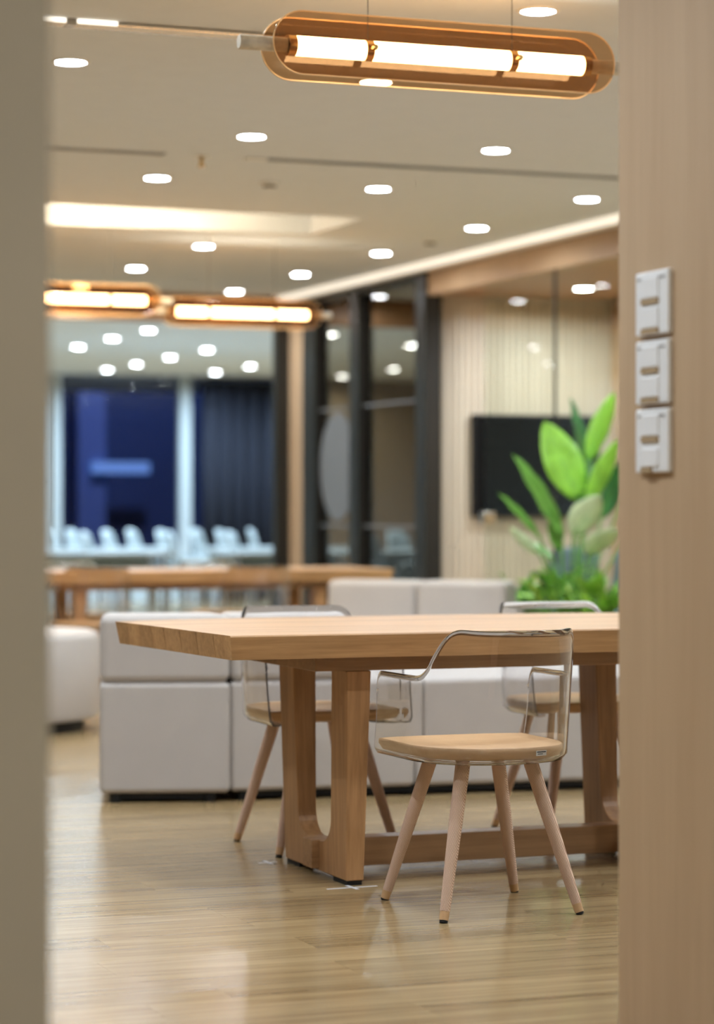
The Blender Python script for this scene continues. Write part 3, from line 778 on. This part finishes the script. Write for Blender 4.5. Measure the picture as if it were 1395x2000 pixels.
def bush(label, u, v, n, rad, hgt, mats, seed):
    rnd = random.Random(seed)
    t = thing('low_shrub', label, 'plant', (u, v, H_ - 0.03), 0, 'low shrubs in the planter')
    for k in range(n):
        a = rnd.uniform(0, 2 * PI); el = rnd.uniform(0.15, 1.35); L = rnd.uniform(0.10, 0.17)
        r0 = rad * rnd.uniform(0.1, 0.6)
        b0 = Vector((r0 * math.cos(a), r0 * math.sin(a), hgt * rnd.uniform(0.15, 0.75)))
        tip = b0 + Vector((math.cos(a) * math.cos(el), math.sin(a) * math.cos(el), math.sin(el))) * L
        sd = Vector((-math.sin(a), math.cos(a), rnd.uniform(-0.3, 0.3)))
        leaf_mesh(b0, tip, rnd.uniform(0.045, 0.075), sd, rnd.choice(mats), 'leaf', t, 0.3)
    for k in range(7):
        a = rnd.uniform(0, 2 * PI)
        MB().tube([(0.03 * math.cos(a), 0.03 * math.sin(a), 0), (rad * 0.45 * math.cos(a), rad * 0.45 * math.sin(a), hgt * 0.7)], [0.006, 0.003], 6).build('stem', 'leaf_dark', t)
bush('dark green shrub at the left end of the planter', 6.2, 13.42, 60, 0.22, 0.26, ['leaf_bright', 'leaf_mid', 'leaf_mid', 'leaf_dark'], 1)
bush('yellow green shrub in the middle of the planter', 6.2, 12.92, 70, 0.24, 0.36, ['leaf_yellow', 'leaf_bright', 'leaf_bright', 'leaf_bright', 'leaf_mid'], 2)
bush('bright green shrub at the planter end nearest the wooden wall', 6.2, 12.42, 60, 0.24, 0.30, ['leaf_mid', 'leaf_bright', 'leaf_bright'], 3)

# ------------------------------------------------------------------ light switches on the near wooden wall
def switch(zc, label, keys):
    d = P(1283, 1000, 1.0); s = 2.37 / d.x; v = d.y * s
    t = thing('light_switch', label, 'light switch', (2.37, v, zc), 0, 'white light switches')
    hw, hh = 0.070, 0.0640
    MB().box(-0.012, 0, -hw, hw, -hh, hh).build('face_plate', 'switch_white', t, bevel=0.004, seg=3)
    for (z0, z1, a, b_) in keys:
        k = MB().box(-0.0155, -0.011, -0.036, 0.036, z0, z1).build('rocker', 'switch_key', t, bevel=0.0015)
        k.location.y = 0.004
        MB().box(-0.0162, -0.0115, a, b_, z0 - 0.012, z0 - 0.001).build('name_slot', 'switch_slot', k)
    MB().box(-0.0135, -0.011, -hw + 0.012, hw - 0.012, hh - 0.016, hh - 0.013).build('rim_groove', 'alu', t)
k2 = [(0.010, 0.052, -0.036, 0.036), (-0.050, -0.010, -0.036, 0.036)]
k3 = [(0.010, 0.052, -0.036, 0.036), (-0.052, -0.016, -0.008, 0.036)]
zz = lambda y: P(1283, y, 1.0).z
d = P(1283, 1000, 1.0); sZ = 2.37 / d.x
for yc, lab, kk in ((592, 'white double light switch, topmost of three on the wooden wall', k2), (727, 'white double light switch, middle of three on the wooden wall', k2),
                (861, 'white double light switch, lowest of three on the wooden wall', k3)):
    switch(CAMH + (1000 - yc) / FPX * sZ, lab, kk)

# ------------------------------------------------------------------ tape marks on the floor under the table
def tape(label, u, v, rz, a, b_):
    t = MB().box(-a / 2, a / 2, -0.006, 0.006, 0, 0.0006).box(-0.006, 0.006, -b_ / 2, b_ / 2, 0.0006, 0.0012).build('tape_mark', 'tape', loc=(u, v, 0))
    t.rotation_euler = (0, 0, rz); tag(t, label, 'tape', 'tape marks on the floor')
tape('white tape cross on the floor at the near table foot', 2.62, 6.865, 0.05, 0.16, 0.08)
tape('white tape cross on the floor at the rear table foot', 2.56, 7.45, 0.0, 0.06, 0.08)

# ------------------------------------------------------------------ far room furniture
def far_table(label, u0, u1, v0, v1):
    t = thing('training_table', label, 'table', ((u0 + u1) / 2, (v0 + v1) / 2, 0), 0, 'white training tables')
    a, c = (u1 - u0) / 2, (v1 - v0) / 2
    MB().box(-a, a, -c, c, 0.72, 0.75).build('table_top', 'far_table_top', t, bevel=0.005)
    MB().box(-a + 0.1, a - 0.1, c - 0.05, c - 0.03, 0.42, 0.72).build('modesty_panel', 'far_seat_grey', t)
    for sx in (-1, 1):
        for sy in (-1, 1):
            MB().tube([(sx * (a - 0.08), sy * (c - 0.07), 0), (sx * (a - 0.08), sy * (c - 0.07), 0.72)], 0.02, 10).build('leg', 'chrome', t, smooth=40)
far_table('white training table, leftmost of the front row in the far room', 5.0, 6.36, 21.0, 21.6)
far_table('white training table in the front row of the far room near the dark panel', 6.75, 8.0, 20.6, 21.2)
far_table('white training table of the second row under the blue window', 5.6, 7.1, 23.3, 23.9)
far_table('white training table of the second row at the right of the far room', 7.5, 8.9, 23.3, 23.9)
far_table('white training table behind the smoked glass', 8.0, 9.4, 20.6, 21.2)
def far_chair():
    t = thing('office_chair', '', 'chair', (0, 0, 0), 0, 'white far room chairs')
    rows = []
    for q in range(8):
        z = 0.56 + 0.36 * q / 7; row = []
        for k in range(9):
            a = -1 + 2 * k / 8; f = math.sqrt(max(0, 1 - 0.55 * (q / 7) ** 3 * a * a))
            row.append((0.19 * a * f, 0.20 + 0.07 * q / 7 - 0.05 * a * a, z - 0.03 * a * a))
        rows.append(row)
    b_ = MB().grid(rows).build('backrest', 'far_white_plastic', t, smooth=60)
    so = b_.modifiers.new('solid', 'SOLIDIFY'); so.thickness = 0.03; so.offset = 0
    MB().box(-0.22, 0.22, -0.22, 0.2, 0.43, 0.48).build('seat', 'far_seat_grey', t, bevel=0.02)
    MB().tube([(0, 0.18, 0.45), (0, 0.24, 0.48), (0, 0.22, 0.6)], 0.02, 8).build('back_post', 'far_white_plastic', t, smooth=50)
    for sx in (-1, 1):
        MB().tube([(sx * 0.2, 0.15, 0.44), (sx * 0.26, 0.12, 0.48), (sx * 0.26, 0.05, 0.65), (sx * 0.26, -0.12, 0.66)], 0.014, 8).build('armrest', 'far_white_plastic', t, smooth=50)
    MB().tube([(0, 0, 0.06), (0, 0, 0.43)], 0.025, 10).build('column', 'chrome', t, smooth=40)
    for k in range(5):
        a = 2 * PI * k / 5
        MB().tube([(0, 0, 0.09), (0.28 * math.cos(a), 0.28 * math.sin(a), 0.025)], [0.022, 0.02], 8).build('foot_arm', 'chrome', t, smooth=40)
    return t
fc = far_chair()
extra = [(640, 19.4, 'white office chair behind the first smoked glass pane'), (755, 20.05, 'white office chair behind the second smoked glass pane'), (812, 22.4, 'white office chair far behind the second smoked glass pane')]
ord_ = ['first', 'second', 'third', 'fourth', 'fifth', 'sixth', 'seventh', 'eighth', 'ninth', 'tenth', 'eleventh', 'twelfth', 'thirteenth']
fpos = []
for px, vv in ((144, 24.75), (180, 25.6), (216, 22.7), (252, 24.75), (298, 25.6), (358, 24.75), (385, 22.7), (425, 25.6), (474, 24.75), (500, 22.7), (534, 25.6)):
    q = P(px, 1000, 1.0); fpos.append((q.x / q.y * vv, vv))
for k, (x, y) in enumerate(fpos):
    lab = 'white office chair in the far room, %s from the left below the night windows' % ord_[k]
    rz = 1.15 + random.uniform(-0.25, 0.25)
    if k == 0: fc.location = (x, y, 0); fc.rotation_euler = (0, 0, rz); fc['label'] = lab
    else: dup(fc, lab, (x, y, 0), rz)

for px, vv, lab in extra:
    q = P(px, 1000, 1.0); dup(fc, lab, (q.x / q.y * vv, vv, 0), 0.5)

# ------------------------------------------------------------------ night outside the far windows
nb = thing('neighbouring_building', 'dark blue building wall outside the far night window', 'building', (9, 36, 0))
MB().box(-1.5, 6, 0, 1, -2, 6).build('wall', 'night_wall', nb)
MB().box(0.28, 0.70, -0.5, 0, -2, 6).build('column', 'night_column', nb)
q = P(180, 914, 1); q2 = P(292, 914, 1)
MB().box(35.4 / q.y * q.x - 9, 35.4 / q2.y * q2.x - 9, -0.62, -0.52, CAMH + 0.0155 * 36.4, CAMH + 0.0200 * 36.4).build('lit_sign_strip', 'sign_blue', nb)
for k in range(9):
    MB()
ct = thing('dark_curtain', 'dark navy curtain hanging in the right night window', 'curtain', (10.3, WV - 0.2, 0.0))
for k, x in enumerate([-1.05, -0.70, -0.33]):
    rows = []
    for z in (0.0, 2.7):
        rows.append([(x + 0.36 * a / 10, 0.06 * math.sin(a * PI / 2.5), z) for a in range(11)])
    o = MB().grid(rows).build('curtain_fold', 'curtain_navy', ct, smooth=80)
    so = o.modifiers.new('solid', 'SOLIDIFY'); so.thickness = 0.01
lamp('night_fill_lamp', None, (9.5, 31.5, 7.0), 300, (0.45, 0.58, 1.0), 1.0, 170, (math.radians(40), 0, 0))  # unseen lamp added to light the blue building
